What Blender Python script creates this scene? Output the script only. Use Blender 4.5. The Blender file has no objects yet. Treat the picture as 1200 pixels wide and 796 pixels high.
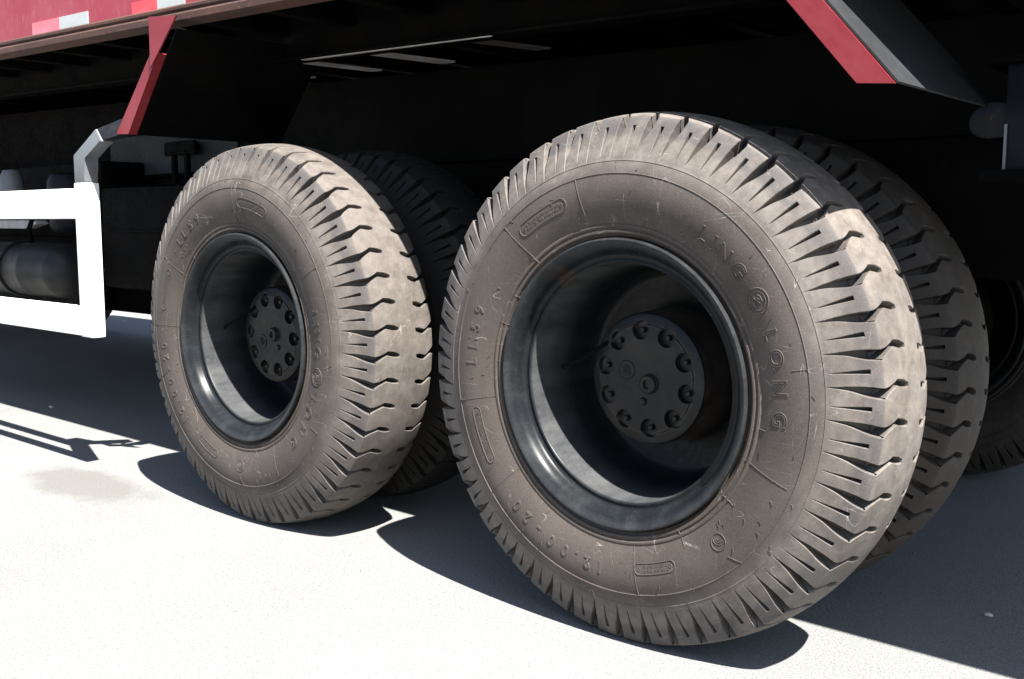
import bpy, bmesh, math, random
import numpy as np
from mathutils import Vector, Matrix

random.seed(7)
SC = bpy.context.scene
COL = SC.collection
R = math.radians

# ------------------------------------------------------------------ camera
HUB = 0.548                                    # hub height over the ground
CAM = Vector((1.19492, -1.69989, 0.33295 + HUB))
yaw, pitch, roll = -0.713150, -0.114627, -0.000162
cy_, sy_, cp_, sp_ = math.cos(yaw), math.sin(yaw), math.cos(pitch), math.sin(pitch)
F = Vector((sy_ * cp_, cy_ * cp_, sp_))
RT = Vector((cy_, -sy_, 0))
UP = RT.cross(F)
RT, UP = RT * math.cos(roll) + UP * math.sin(roll), UP * math.cos(roll) - RT * math.sin(roll)
cam_data = bpy.data.cameras.new('camera')
cam = bpy.data.objects.new('camera', cam_data)
COL.objects.link(cam)
cam.matrix_world = Matrix(((RT.x, UP.x, -F.x, CAM.x), (RT.y, UP.y, -F.y, CAM.y), (RT.z, UP.z, -F.z, CAM.z), (0, 0, 0, 1)))
cam_data.sensor_width = 36
cam_data.lens = 1199.44 / 1200 * 36
cam_data.clip_start = 0.02
cam_data.clip_end = 2000
SC.camera = cam

# ------------------------------------------------------------------ light
TO_SUN = Vector((0.62, -0.225, 1.0)).normalized()
el = math.asin(TO_SUN.z)
az = math.atan2(TO_SUN.x, TO_SUN.y)
world = bpy.data.worlds.new('World')
SC.world = world
world.use_nodes = True
wn = world.node_tree.nodes
wl = world.node_tree.links
wn.clear()
sky = wn.new('ShaderNodeTexSky')
sky.sky_type = 'NISHITA'
sky.sun_disc = False
sky.sun_elevation = el
sky.sun_rotation = az
bg = wn.new('ShaderNodeBackground')
bg.inputs['Strength'].default_value = 0.05
wo = wn.new('ShaderNodeOutputWorld')
wl.new(sky.outputs[0], bg.inputs[0])
wl.new(bg.outputs[0], wo.inputs[0])
sun_data = bpy.data.lights.new('sun', 'SUN')
sun_data.energy = 5.0
sun_data.angle = R(0.5)
sun_data.color = (1.0, 0.97, 0.92)
sun = bpy.data.objects.new('sun', sun_data)
COL.objects.link(sun)
sun.rotation_euler = (-TO_SUN).to_track_quat('-Z', 'Y').to_euler()
sun.location = (3, -2, 8)
SC.view_settings.view_transform = 'Standard'
SC.view_settings.look = 'None'
SC.view_settings.gamma = 1
SC.view_settings.use_curve_mapping = False
SC.view_settings.exposure = 2.25

# ------------------------------------------------------------------ materials
class NT:
    """small wrapper to write node trees in few lines"""
    def __init__(s, name):
        s.m = bpy.data.materials.new(name)
        s.m.use_nodes = True
        s.t = s.m.node_tree
        s.t.nodes.clear()
        s.out = s.t.nodes.new('ShaderNodeOutputMaterial')
        s.b = s.t.nodes.new('ShaderNodeBsdfPrincipled')
        s.t.links.new(s.b.outputs[0], s.out.inputs[0])
        s.co = s.t.nodes.new('ShaderNodeTexCoord').outputs['Object']

    def L(s, a, b):
        if isinstance(a, (int, float)):
            b.default_value = a
        elif isinstance(a, (tuple, list)):
            b.default_value = (*a, 1) if len(a) == 3 and len(b.default_value) == 4 else a
        else:
            s.t.links.new(a, b)

    def noise(s, scale, detail=4, rough=0.55, vec=None, dist=0.0):
        n = s.t.nodes.new('ShaderNodeTexNoise')
        n.inputs['Scale'].default_value = scale
        n.inputs['Detail'].default_value = detail
        n.inputs['Roughness'].default_value = rough
        n.inputs['Distortion'].default_value = dist
        s.L(vec if vec is not None else s.co, n.inputs['Vector'])
        return n.outputs[0]

    def voro(s, scale, feature='F1', vec=None):
        n = s.t.nodes.new('ShaderNodeTexVoronoi')
        n.feature = feature
        n.inputs['Scale'].default_value = scale
        s.L(vec if vec is not None else s.co, n.inputs['Vector'])
        return n

    def mapr(s, v, a, b, c=0.0, d=1.0, smooth=False):
        n = s.t.nodes.new('ShaderNodeMapRange')
        if smooth:
            n.interpolation_type = 'SMOOTHSTEP'
        for i, x in enumerate((v, a, b, c, d)):
            s.L(x, n.inputs[i])
        return n.outputs[0]

    def math(s, op, a, b=0.0, c=None):
        n = s.t.nodes.new('ShaderNodeMath')
        n.operation = op
        s.L(a, n.inputs[0])
        s.L(b, n.inputs[1])
        if c is not None:
            s.L(c, n.inputs[2])
        return n.outputs[0]

    def mix(s, f, a, b):
        n = s.t.nodes.new('ShaderNodeMix')
        n.data_type = 'RGBA'
        s.L(f, n.inputs[0])
        s.L(a, n.inputs[6])
        s.L(b, n.inputs[7])
        return n.outputs[2]

    def mapping(s, scale=(1, 1, 1), loc=(0, 0, 0), rot=(0, 0, 0)):
        n = s.t.nodes.new('ShaderNodeMapping')
        n.inputs['Scale'].default_value = scale
        n.inputs['Location'].default_value = loc
        n.inputs['Rotation'].default_value = rot
        s.L(s.co, n.inputs['Vector'])
        return n.outputs[0]

    def sep(s, v=None):
        n = s.t.nodes.new('ShaderNodeSeparateXYZ')
        s.L(v if v is not None else s.co, n.inputs[0])
        return n.outputs

    def bump(s, h, strength=0.3, dist=0.002, prev=None):
        n = s.t.nodes.new('ShaderNodeBump')
        n.inputs['Strength'].default_value = strength
        n.inputs['Distance'].default_value = dist
        s.L(h, n.inputs['Height'])
        if prev is not None:
            s.L(prev, n.inputs['Normal'])
        return n.outputs[0]

    def done(s, col, rough=0.6, metal=0.0, normal=None, spec=None, coat=None):
        s.L(col, s.b.inputs['Base Color'])
        s.L(rough, s.b.inputs['Roughness'])
        s.L(metal, s.b.inputs['Metallic'])
        if spec is not None:
            s.L(spec, s.b.inputs['Specular IOR Level'])
        if coat is not None:
            s.L(coat, s.b.inputs['Coat Weight'])
            s.b.inputs['Coat Roughness'].default_value = 0.15
        if normal is not None:
            s.L(normal, s.b.inputs['Normal'])
        return s.m


def m_rubber(name, dusty, k=1.0, off=0.0):
    n = NT(name)
    if off:
        n.co = n.mapping(loc=(0, off, 0))
    kk = lambda *c: tuple(v * k for v in c)
    x, y, z = n.sep()
    rad = n.math('SQRT', n.math('ADD', n.math('MULTIPLY', x, x), n.math('MULTIPLY', z, z)))
    big = n.noise(5, 5, 0.6)
    mid = n.noise(28, 5, 0.65)
    fine = n.noise(420, 3, 0.7)
    streak = n.noise(60, 3, 0.6, dist=1.5)
    if dusty:
        base = n.mix(n.mapr(big, .3, .7), kk(.027, .0205, .0175), kk(.062, .050, .043))
        tread = n.mix(n.mapr(mid, .3, .7), kk(.062, .051, .044), kk(.138, .121, .107))
        ft = n.mapr(n.math('ADD', rad, n.mapr(big, .3, .7, -.012, .012)), .425, .47, 0, 1, True)
        col = n.mix(ft, base, tread)
        # mud stained towards the bead, dark scuffs on the shoulders
        col = n.mix(n.mapr(n.math('ADD', rad, n.mapr(mid, .3, .7, -.012, .012)), .375, .315, 0, .7), col, (.040, .030, .024))
        scuff = n.math('MULTIPLY', n.mapr(n.noise(13, 4, .65), .34, .52), n.math('MULTIPLY', n.mapr(rad, .498, .511), n.mapr(rad, .5445, .5415)))
        col = n.mix(n.math('MULTIPLY', scuff, .72), col, (.038, .038, .041))
        grit = n.mapr(n.noise(75, 4, .75), .50, .72)
        col = n.mix(n.math('MULTIPLY', grit, .45), col, (.047, .038, .033))
        rubs = n.mapr(n.noise(3.6, 6, .72), .52, .68)
        col = n.mix(n.math('MULTIPLY', rubs, .55), col, (.034, .030, .028))
    else:
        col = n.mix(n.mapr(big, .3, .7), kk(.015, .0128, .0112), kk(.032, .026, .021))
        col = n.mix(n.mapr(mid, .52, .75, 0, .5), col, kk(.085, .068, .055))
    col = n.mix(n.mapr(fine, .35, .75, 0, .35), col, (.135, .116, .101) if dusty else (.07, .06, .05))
    # thin pale scratches and specks of grit
    sc1 = n.noise(30, 0, .5, vec=n.mapping((1.3, 1, .16), rot=(0, .6, 0)))
    line1 = n.mapr(n.math('ABSOLUTE', n.math('SUBTRACT', sc1, .5)), .0060, .0022)
    sc2 = n.noise(26, 0, .5, vec=n.mapping((.15, 1, 1.4), loc=(3, 1, 2), rot=(0, -.35, 0)))
    line2 = n.mapr(n.math('ABSOLUTE', n.math('SUBTRACT', sc2, .52)), .0055, .0020)
    gate = n.mapr(n.noise(24, 4, .7), .50, .62)
    lines = n.math('MULTIPLY', n.math('MAXIMUM', line1, line2), gate)
    specks = n.mapr(n.voro(170).outputs['Distance'], .11, .06)
    specks = n.math('MULTIPLY', specks, n.mapr(n.noise(40, 2), .52, .6))
    mark = n.math('MULTIPLY', n.math('MAXIMUM', lines, specks), .55 if dusty else .2)
    col = n.mix(mark, col, (.24, .22, .20) if dusty else (.12, .11, .1))
    h = n.math('ADD', n.math('MULTIPLY', fine, .5), n.math('MULTIPLY', streak, .5))
    nm = n.bump(h, .35, .0012)
    nm = n.bump(n.math('MULTIPLY', lines, -1), .5, .0008, nm)
    return n.done(col, n.mapr(mid, .3, .7, .62, .85), 0, nm, .3)


def m_paint(name, col, col2, rough=.45, dust=(.16, .14, .12), dust_amt=.35, rust=0.0, spec=.5, scale=1.0, coat=None):
    n = NT(name)
    a = n.noise(6 * scale, 5, .6)
    b = n.noise(45 * scale, 5, .7)
    c = n.mix(n.mapr(a, .3, .7), col, col2)
    c = n.mix(n.math('MULTIPLY', n.mapr(n.math('ADD', a, n.mapr(b, 0, 1, -.25, .25)), .42, .72), dust_amt), c, dust)
    if rust:
        rm = n.mapr(n.math('ADD', n.noise(11 * scale, 6, .7), n.mapr(b, 0, 1, -.1, .1)), .66 - rust * .3, .74 - rust * .3)
        c = n.mix(rm, c, n.mix(b, (.09, .035, .015), (.20, .09, .04)))
    sp = n.mapr(n.voro(120 * scale).outputs['Distance'], .1, .05)
    sp = n.math('MULTIPLY', sp, n.mapr(n.noise(25, 2), .55, .62))
    c = n.mix(n.math('MULTIPLY', sp, .5), c, dust)
    nm = n.bump(n.noise(90 * scale, 4, .6), .08, .001)
    return n.done(c, n.mapr(b, .3, .7, rough * .8, min(1, rough * 1.35)), 0, nm, spec, coat)


def m_rim(rusty):
    n = NT('rust_spotted_rim_enamel' if rusty else 'black_rim_enamel')
    a = n.noise(4, 3, .5)
    f = n.noise(130, 4, .7)
    st = n.noise(16, 5, .7, vec=n.mapping((1, .25, 1)))
    c = n.mix(n.mapr(a, .3, .7), (.006, .007, .0085), (.010, .0112, .0125))
    c = n.mix(n.mapr(st, .48, .75, 0, .3), c, (.034, .041, .041))
    c = n.mix(n.mapr(f, .55, .8, 0, .3), c, (.045, .045, .044))
    sp = n.math('MULTIPLY', n.mapr(n.voro(90).outputs['Distance'], .10, .05), n.mapr(n.noise(18, 2), .5, .58))
    c = n.mix(n.math('MULTIPLY', sp, .7), c, (.15, .145, .14))
    x, y, z = n.sep()
    rad = n.math('SQRT', n.math('ADD', n.math('MULTIPLY', x, x), n.math('MULTIPLY', z, z)))
    dusty = n.math('MAXIMUM', n.mapr(rad, .2505, .2485), n.mapr(rad, .280, .292, 0, .35))  # dust and, in the same grey, the sunlit tone of flange and barrel
    dusty = n.math('MULTIPLY', dusty, n.mapr(n.math('ADD', st, n.mapr(f, 0, 1, -.2, .2)), .25, .7, .25, .95))
    dusty = n.math('MULTIPLY', dusty, n.mapr(y, .09, .17, 1, .08))  # fades out below the sunlit depth
    c = n.mix(dusty, c, (.058, .059, .060))
    if rusty:
        spot = n.math('ADD', n.math('POWER', n.math('MULTIPLY', n.math('ADD', x, .148), 34), 2), n.math('POWER', n.math('MULTIPLY', n.math('SUBTRACT', z, .215), 40), 2))
        spot = n.math('ADD', spot, n.mapr(y, .045, .075, 0, 1.5))
        rust = n.mapr(n.math('ADD', spot, n.mapr(n.noise(55, 5, .7), .3, .7, -.8, .8)), .9, .4, 0, .3)
        c = n.mix(rust, c, (.05, .026, .013))
    return n.done(c, n.math('ADD', n.mapr(st, .3, .7, .24, .40), n.math('MULTIPLY', dusty, .25)), 0, n.bump(f, .08, .0006), .13)


def m_hub():
    n = NT('black_hub_enamel')
    a = n.noise(14, 4, .6)
    f = n.noise(70, 4, .7)
    x, y, z = n.sep()
    rad = n.math('SQRT', n.math('ADD', n.math('MULTIPLY', x, x), n.math('MULTIPLY', z, z)))
    c = n.mix(n.mapr(a, .35, .7), (.0045, .0045, .005), (.0095, .009, .009))
    c = n.mix(n.mapr(n.math('ADD', a, n.mapr(f, 0, 1, -.2, .2)), .5, .75, 0, .5), c, (.028, .022, .018))
    edge = n.math('MULTIPLY', n.math('MULTIPLY', n.mapr(rad, .1405, .1435), n.mapr(y, .24, .225)), n.mapr(a, .3, .6, .3, 1))
    c = n.mix(edge, c, (.060, .046, .036))
    rim = n.math('MULTIPLY', n.mapr(rad, .1120, .1165), n.mapr(rad, .1225, .1195))
    c = n.mix(n.math('MULTIPLY', rim, n.mapr(f, .35, .6, .1, .7)), c, (.050, .042, .036))
    return n.done(c, n.mapr(f, .3, .7, .32, .55), 0, n.bump(f, .15, .001), .25)


def m_rust(name):
    n = NT(name)
    s = n.noise(9, 6, .7, vec=n.mapping((.35, 2, 2.5)))
    f = n.noise(60, 5, .7)
    c = n.mix(n.mapr(s, .35, .65), (.026, .009, .007), (.062, .023, .013))
    c = n.mix(n.mapr(f, .55, .75, 0, .6), c, (.12, .065, .036))
    return n.done(c, .85, 0, n.bump(f, .5, .003))


def m_chalk_red():
    n = NT('faded_red_body_paint')
    run = n.noise(7, 5, .65, vec=n.mapping((2.2, 1, .28)))
    f = n.noise(50, 5, .7, vec=n.mapping((1, 1, .35)))
    blot = n.noise(2.3, 4, .6)
    c = n.mix(n.mapr(blot, .35, .65), (.230, .012, .024), (.26, .034, .052))
    c = n.mix(n.mapr(run, .57, .70, 0, .8), c, (.26, .02, .035))
    c = n.mix(n.mapr(f, .5, .72, 0, .35), c, (.34, .15, .17))
    return n.done(c, n.mapr(f, .3, .7, .42, .62), 0, n.bump(f, .1, .001), .5)


def m_ground():
    n = NT('worn_pale_asphalt')
    big = n.noise(.9, 5, .6)
    mid = n.noise(7, 6, .65)
    grain = n.voro(240)
    g2 = n.noise(170, 3, .7)
    c = n.mix(n.mapr(big, .3, .7), (.153, .153, .149), (.186, .187, .181))
    c = n.mix(n.mapr(mid, .52, .8, 0, .5), c, (.185, .181, .172))
    c = n.mix(n.mapr(g2, .42, .70, 0, .75), c, (.070, .071, .072))
    stones = n.mapr(grain.outputs['Distance'], .26, .12)
    pick = n.mapr(n.noise(70, 2, .5), .46, .54)
    c = n.mix(n.math('MULTIPLY', n.math('MULTIPLY', stones, pick), .8), c, (.34, .34, .335))
    dk = n.math('MULTIPLY', n.mapr(n.voro(38).outputs['Distance'], .10, .05), n.mapr(n.noise(5, 2), .52, .58))
    c = n.mix(n.math('MULTIPLY', dk, .8), c, (.05, .047, .043))
    crack = n.noise(2.2, 6, .62, dist=.8)
    crack = n.mapr(n.math('ABSOLUTE', n.math('SUBTRACT', crack, .47)), .0016, .0004)
    crack = n.math('MULTIPLY', crack, n.mapr(n.noise(.8, 2), .48, .56))
    c = n.mix(n.math('MULTIPLY', crack, .35), c, (.06, .055, .05))
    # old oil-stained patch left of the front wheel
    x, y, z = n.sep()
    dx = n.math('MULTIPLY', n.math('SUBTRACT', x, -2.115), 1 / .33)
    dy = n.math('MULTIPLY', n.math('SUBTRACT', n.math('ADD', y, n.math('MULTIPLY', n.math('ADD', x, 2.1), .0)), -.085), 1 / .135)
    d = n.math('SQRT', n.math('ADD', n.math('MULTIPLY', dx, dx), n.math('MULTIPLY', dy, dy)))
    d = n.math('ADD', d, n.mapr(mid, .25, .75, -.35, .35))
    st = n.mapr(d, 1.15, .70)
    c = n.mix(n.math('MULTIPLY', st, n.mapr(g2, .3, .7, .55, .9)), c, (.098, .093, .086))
    h = n.math('ADD', n.math('MULTIPLY', grain.outputs['Distance'], -.6), n.math('MULTIPLY', g2, .6))
    nm = n.bump(h, .55, .003)
    nm = n.bump(mid, .25, .006, nm)
    return n.done(c, .9, 0, nm, .3)


M = {}
M['tyre'] = m_rubber('dusty_tyre_rubber', True)
M['tyre_brown'] = m_rubber('brown_dusty_tyre_rubber', True, .80, 3.7)
M['tyre_shaded'] = m_rubber('shaded_tyre_rubber', False, .28, 5.1)  # darker copy of the rubber with the deep shade in its colour
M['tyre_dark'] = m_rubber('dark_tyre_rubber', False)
M['rim'] = m_rim(False)
M['rim_rusty'] = m_rim(True)
M['hub'] = m_hub()
M['black'] = m_paint('black_chassis_paint', (.002, .002, .002), (.0036, .0033, .0032), .6, (.010, .008, .0065), .3, 0, .03)
M['panel'] = m_paint('black_fender_paint', (.020, .021, .023), (.028, .029, .031), .5, (.045, .045, .045), .3, 0, .10)
M['tank'] = m_paint('black_tank_paint', (.012, .012, .013), (.022, .021, .021), .4, (.06, .055, .05), .35, 0, .3)
M['blue'] = m_paint('blue_black_paint', (.004, .005, .0085), (.007, .008, .0125), .4, (.034, .029, .024), .3, .04, .12)
M['red'] = m_paint('red_bracket_paint', (.160, .008, .013), (.185, .012, .018), .42, (.21, .045, .05), .2, 0, .5)
M['white'] = m_paint('white_guard_paint', (.80, .79, .76), (.76, .75, .72), .45, (.60, .55, .48), .15, 0, .5)
M['grey_steel'] = m_paint('grey_steel_and_shade', (.10, .108, .12), (.14, .147, .155), .42, (.09, .085, .08), .3, .02, .5)  # its grey also stands for shade on the guard post top
M['pale'] = m_paint('pale_steel_and_bounce', (.55, .53, .51), (.42, .40, .385), .5, (.18, .15, .13), .35, 0, .5)  # also stands for bounce light on the floor bars
M['dull'] = m_paint('dim_bounce_lit_steel', (.10, .092, .088), (.07, .062, .058), .5, (.05, .04, .035), .5, 0, .4)  # the same bounce light, weaker, for one bar
M['rust'] = m_rust('rusty_sill')
M['body'] = m_chalk_red()
M['tape_red'] = m_paint('red_reflective_tape', (.62, .030, .040), (.66, .05, .06), .35, (.6, .25, .25), .2)
M['tape_pink'] = m_paint('faded_reflective_tape', (.58, .085, .105), (.60, .16, .19), .35, (.6, .25, .3), .4)
M['tape_white'] = m_paint('white_reflective_tape', (.38, .39, .385), (.34, .35, .35), .35, (.25, .25, .245), .25)
M['ground'] = m_ground()
M['pebble'] = m_paint('pale_stone', (.42, .42, .40), (.5, .48, .45), .8, (.3, .27, .22), .3)

# ------------------------------------------------------------------ geometry helpers
WPOS = {}


class MB:
    def __init__(s):
        s.v = []
        s.f = []

    def add(s, vs, fs):
        o = len(s.v)
        s.v += [tuple(v) for v in vs]
        s.f += [tuple(i + o for i in f) for f in fs]
        return s

    def box(s, a, b, bev=0.0):
        x0, y0, z0 = a
        x1, y1, z1 = b
        if not bev:
            return s.add([(x0, y0, z0), (x1, y0, z0), (x1, y1, z0), (x0, y1, z0), (x0, y0, z1), (x1, y0, z1), (x1, y1, z1), (x0, y1, z1)],
                         [(0, 3, 2, 1), (4, 5, 6, 7), (0, 1, 5, 4), (1, 2, 6, 5), (2, 3, 7, 6), (3, 0, 4, 7)])
        bm = bmesh.new()
        vs = [bm.verts.new(v) for v in [(x0, y0, z0), (x1, y0, z0), (x1, y1, z0), (x0, y1, z0), (x0, y0, z1), (x1, y0, z1), (x1, y1, z1), (x0, y1, z1)]]
        for f in [(0, 3, 2, 1), (4, 5, 6, 7), (0, 1, 5, 4), (1, 2, 6, 5), (2, 3, 7, 6), (3, 0, 4, 7)]:
            bm.faces.new([vs[i] for i in f])
        bmesh.ops.bevel(bm, geom=list(bm.edges), offset=bev, segments=2, profile=.6, affect='EDGES')
        bm.verts.index_update()
        s.add([v.co[:] for v in bm.verts], [[v.index for v in f.verts] for f in bm.faces])
        bm.free()
        return s

    def prism(s, poly, d, bev=0.0):
        """closed polygon (3D points, planar) swept by vector d"""
        d = Vector(d)
        n = len(poly)
        p = [Vector(a) for a in poly]
        nrm = Vector((0, 0, 0))
        for i in range(n):
            nrm += p[i].cross(p[(i + 1) % n])
        if nrm.dot(d) > 0:
            p = p[::-1]
        bm = bmesh.new()
        a = [bm.verts.new(q) for q in p]
        b = [bm.verts.new(q + d) for q in p]
        bm.faces.new(a)
        bm.faces.new(b[::-1])
        for i in range(n):
            j = (i + 1) % n
            bm.faces.new((a[j], a[i], b[i], b[j]))
        if bev:
            bmesh.ops.bevel(bm, geom=list(bm.edges), offset=bev, segments=2, profile=.6, affect='EDGES')
        bm.verts.index_update()
        s.add([v.co[:] for v in bm.verts], [[v.index for v in f.verts] for f in bm.faces])
        bm.free()
        return s

    def tube(s, pts, r, n=8, closed=False):
        P = [Vector(p) for p in pts]
        m = len(P)
        vs, fs = [], []
        prev = None
        for i in range(m):
            if closed:
                t = (P[(i + 1) % m] - P[i - 1]).normalized()
            else:
                t = (P[min(i + 1, m - 1)] - P[max(i - 1, 0)]).normalized()
            if prev is None:
                u = t.orthogonal().normalized()
            else:
                u = (prev - t * prev.dot(t)).normalized()
            prev = u
            w = t.cross(u)
            for k in range(n):
                a = 2 * math.pi * k / n
                vs.append(P[i] + (u * math.cos(a) + w * math.sin(a)) * r)
        for i in range(m if closed else m - 1):
            j = (i + 1) % m
            for k in range(n):
                l = (k + 1) % n
                fs.append((i * n + k, i * n + l, j * n + l, j * n + k))
        if not closed:
            fs.append(tuple(range(n))[::-1])
            fs.append(tuple((m - 1) * n + k for k in range(n)))
        return s.add(vs, fs)

    def lathe(s, prof, n=96, axis='y', c=(0, 0, 0), close=False):
        """profile of (radius, position along the axis)"""
        vs, fs = [], []
        m = len(prof)
        for (r, y) in prof:
            for k in range(n):
                a = 2 * math.pi * k / n
                ca, sa = r * math.cos(a), r * math.sin(a)
                if axis == 'y':
                    vs.append((c[0] + ca, c[1] + y, c[2] + sa))
                elif axis == 'x':
                    vs.append((c[0] + y, c[1] + ca, c[2] + sa))
                else:
                    vs.append((c[0] + ca, c[1] + sa, c[2] + y))
        for i in range(m if close else m - 1):
            j = (i + 1) % m
            for k in range(n):
                l = (k + 1) % n
                fs.append((i * n + k, i * n + l, j * n + l, j * n + k))
        return s.add(vs, fs)


def link(name, me, mat, parent=None, origin=(0, 0, 0), label=None, kind=None):
    me.materials.clear()
    me.materials.append(mat)
    o = bpy.data.objects.new(name, me)
    COL.objects.link(o)
    og = Vector(origin)
    if parent is not None:
        o.parent = parent
        o.location = og - WPOS[parent.name]
    else:
        o.location = og
    WPOS[o.name] = og
    if label:
        o['label'] = label
    if kind:
        o['kind'] = kind
    return o


def mesh(name, mb, origin=(0, 0, 0), smooth=40):
    me = bpy.data.meshes.new(name)
    og = Vector(origin)
    me.from_pydata([Vector(v) - og for v in mb.v], [], mb.f)
    bm = bmesh.new()
    bm.from_mesh(me)
    bmesh.ops.recalc_face_normals(bm, faces=list(bm.faces))
    bm.to_mesh(me)
    bm.free()
    finish(me, smooth)
    return me


def finish(me, smooth):
    if smooth:
        me.shade_smooth()
        me.set_sharp_from_angle(angle=R(smooth))
    me.update()


def obj(name, mb, mat, parent=None, origin=None, label=None, smooth=40, kind=None):
    if origin is None:
        xs = np.array(mb.v)
        origin = (xs.min(0) + xs.max(0)) / 2
    return link(name, mesh(name, mb, origin, smooth), mat, parent, origin, label, kind)


# ------------------------------------------------------------------ ground
g = MB()
S = 400
g.add([(-S, -S, 0), (S, -S, 0), (S, S, 0), (-S, S, 0)], [(0, 1, 2, 3)])
gm = bpy.data.meshes.new('ground')
gm.from_pydata(g.v, [], g.f)
link('ground', gm, M['ground'], kind='structure')

# ------------------------------------------------------------------ the truck
AX = -1.315                       # front axle of the tandem, x
YT = 0.14                         # centre plane of an outer tyre
DUAL = 0.384                      # to the inner tyre of the pair
YM = 1.28                        # middle of the truck
truck = bpy.data.objects.new('dump_truck', None)
COL.objects.link(truck)
truck.location = (-1.9, YM, 0)
WPOS['dump_truck'] = Vector(truck.location)
truck['label'] = 'red dump truck standing on dusty twin tyres, rear half in view above the bright ground'
truck['category'] = 'truck'


def Hz(z):
    return z + HUB


# ---- tyre ---------------------------------------------------------
NL = 50
PITCH = 360 / NL


def interp(nodes, t):
    xs = [a for a, b in nodes]
    return float(np.interp(t, xs, [b for a, b in nodes]))


def crown(y):
    return .5585 - 1.42 * (y - YT) ** 2


SIDE = [(.270, .060), (.283, .028), (.292, .016), (.2985, .018), (.3022, .0135), (.3050, .0080), (.3085, .0060), (.3105, .002), (.3125, .0005), (.3160, .0005),
        (.3180, .0030), (.3205, .0032), (.3220, .0005), (.3240, -.0008), (.3275, -.0008), (.3300, .0008), (.340, -.0030), (.352, -.0070),
        (.365, -.0102), (.378, -.0126), (.392, -.0139), (.405, -.0140), (.417, -.0126), (.4275, -.0104), (.4284, -.0108), (.4294, -.0116), (.4303, -.0106),
        (.440, -.0076), (.448, -.0046), (.4530, -.0028), (.4543, -.0034), (.4560, -.0022)]
LUG = [(.462, -.0008), (.468, .0017), (.474, .0041), (.480, .0067), (.488, .0104), (.496, .0141), (.504, .0179), (.512, .0216), (.519, .0249), (.5235, .0270), (.5250, .0277),
       (.532, .0306), (.5375, .0338), (.5418, .0362)]
CRN = [.0385, .0405, .046, .053, .060, .067, .074, .081, .088, .095, .101, .1055, .1090, .1105, .117, .124, .132, YT]


def sidewall_y(r):
    return interp(SIDE + LUG, r)


def tyre_half():
    rows = [(r, y) for r, y in SIDE] + [(r, y) for r, y in LUG] + [(crown(y), y) for y in CRN]
    s0 = len(SIDE)
    s1 = s0 + len(LUG)
    n = len(rows)
    P = np.array(rows)
    T = np.gradient(P, axis=0)
    T /= np.linalg.norm(T, axis=1)[:, None]
    N = np.stack([-T[:, 1], T[:, 0]], 1)           # (dr, dy) pointing into the rubber
    N = np.where((N @ np.array([1., 0]) > 0)[:, None] & (np.arange(n) >= s1)[:, None], -N, N)
    gc, gw, gd, sw, sd = [], [], [], [], []
    for i, (r, y) in enumerate(rows):
        if i < s0:
            gc.append(.8); gw.append(.05); gd.append(0); sw.append(.05); sd.append(0)
        elif i < s1:
            gc.append(interp([(.457, .8), (.49, .35), (.52, -.45), (.54, -.85)], r))
            gw.append(interp([(.457, .06), (.475, .22), (.495, .52), (.510, .84), (.525, 1.02), (.54, 1.0)], r))
            gd.append(interp([(.457, 0), (.465, .0022), (.48, .0085), (.495, .015), (.51, .023), (.54, .031)], r))
            sw.append(interp([(.457, .05), (.466, .06), (.48, .13), (.50, .29), (.515, .42), (.5235, .42), (.525, .38), (.54, .2)], r))
            sd.append(interp([(.465, 0), (.47, .002), (.485, .008), (.50, .013), (.5236, .018), (.5249, .0), (.54, 0)], r))
        else:
            gc.append(interp([(.0385, -.85), (.074, .85), (.109, .05)], y))
            gw.append(interp([(.0385, .98), (.050, .58), (.067, .50), (.080, .64), (.095, .72), (.109, .40), (.12, .3)], y))
            gd.append(interp([(.0385, .031), (.06, .026), (.109, .021), (.1104, 0), (.13, 0)], y))
            sw.append(.2); sd.append(0)
    ang, dep = [], []
    for i in range(n):
        c, w, d, w2, d2 = gc[i], gw[i], gd[i], sw[i], sd[i]
        b = .11
        cs = -3.75 + (.35 if i < s0 else (interp([(.457, .35), (.53, -.05)], rows[i][0]) if i < s1 else -.05))
        a = [c - w - b, c - w, c - w * .72, c + w * .72, c + w, c + w + b]
        dd = [0, min(d, .0014), d, d, min(d, .0014), 0]
        e1 = cs - w2 - b + PITCH
        a += list(np.linspace(a[-1], e1, 5)[1:-1])
        dd += [0] * 3
        a += [e1, e1 + b, e1 + b + w2 * .5, e1 + b + w2 * 1.5, e1 + b + 2 * w2, e1 + 2 * b + 2 * w2]
        dd += [0, min(d2, .0010), d2, d2, min(d2, .0010), 0]
        a += list(np.linspace(a[-1], c - w - b + PITCH, 5)[1:-1])
        dd += [0] * 3
        ang.append(a)
        dep.append(dd)
    return P, N, np.array(ang), np.array(dep)


TP, TN, TA, TD = tyre_half()


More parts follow.
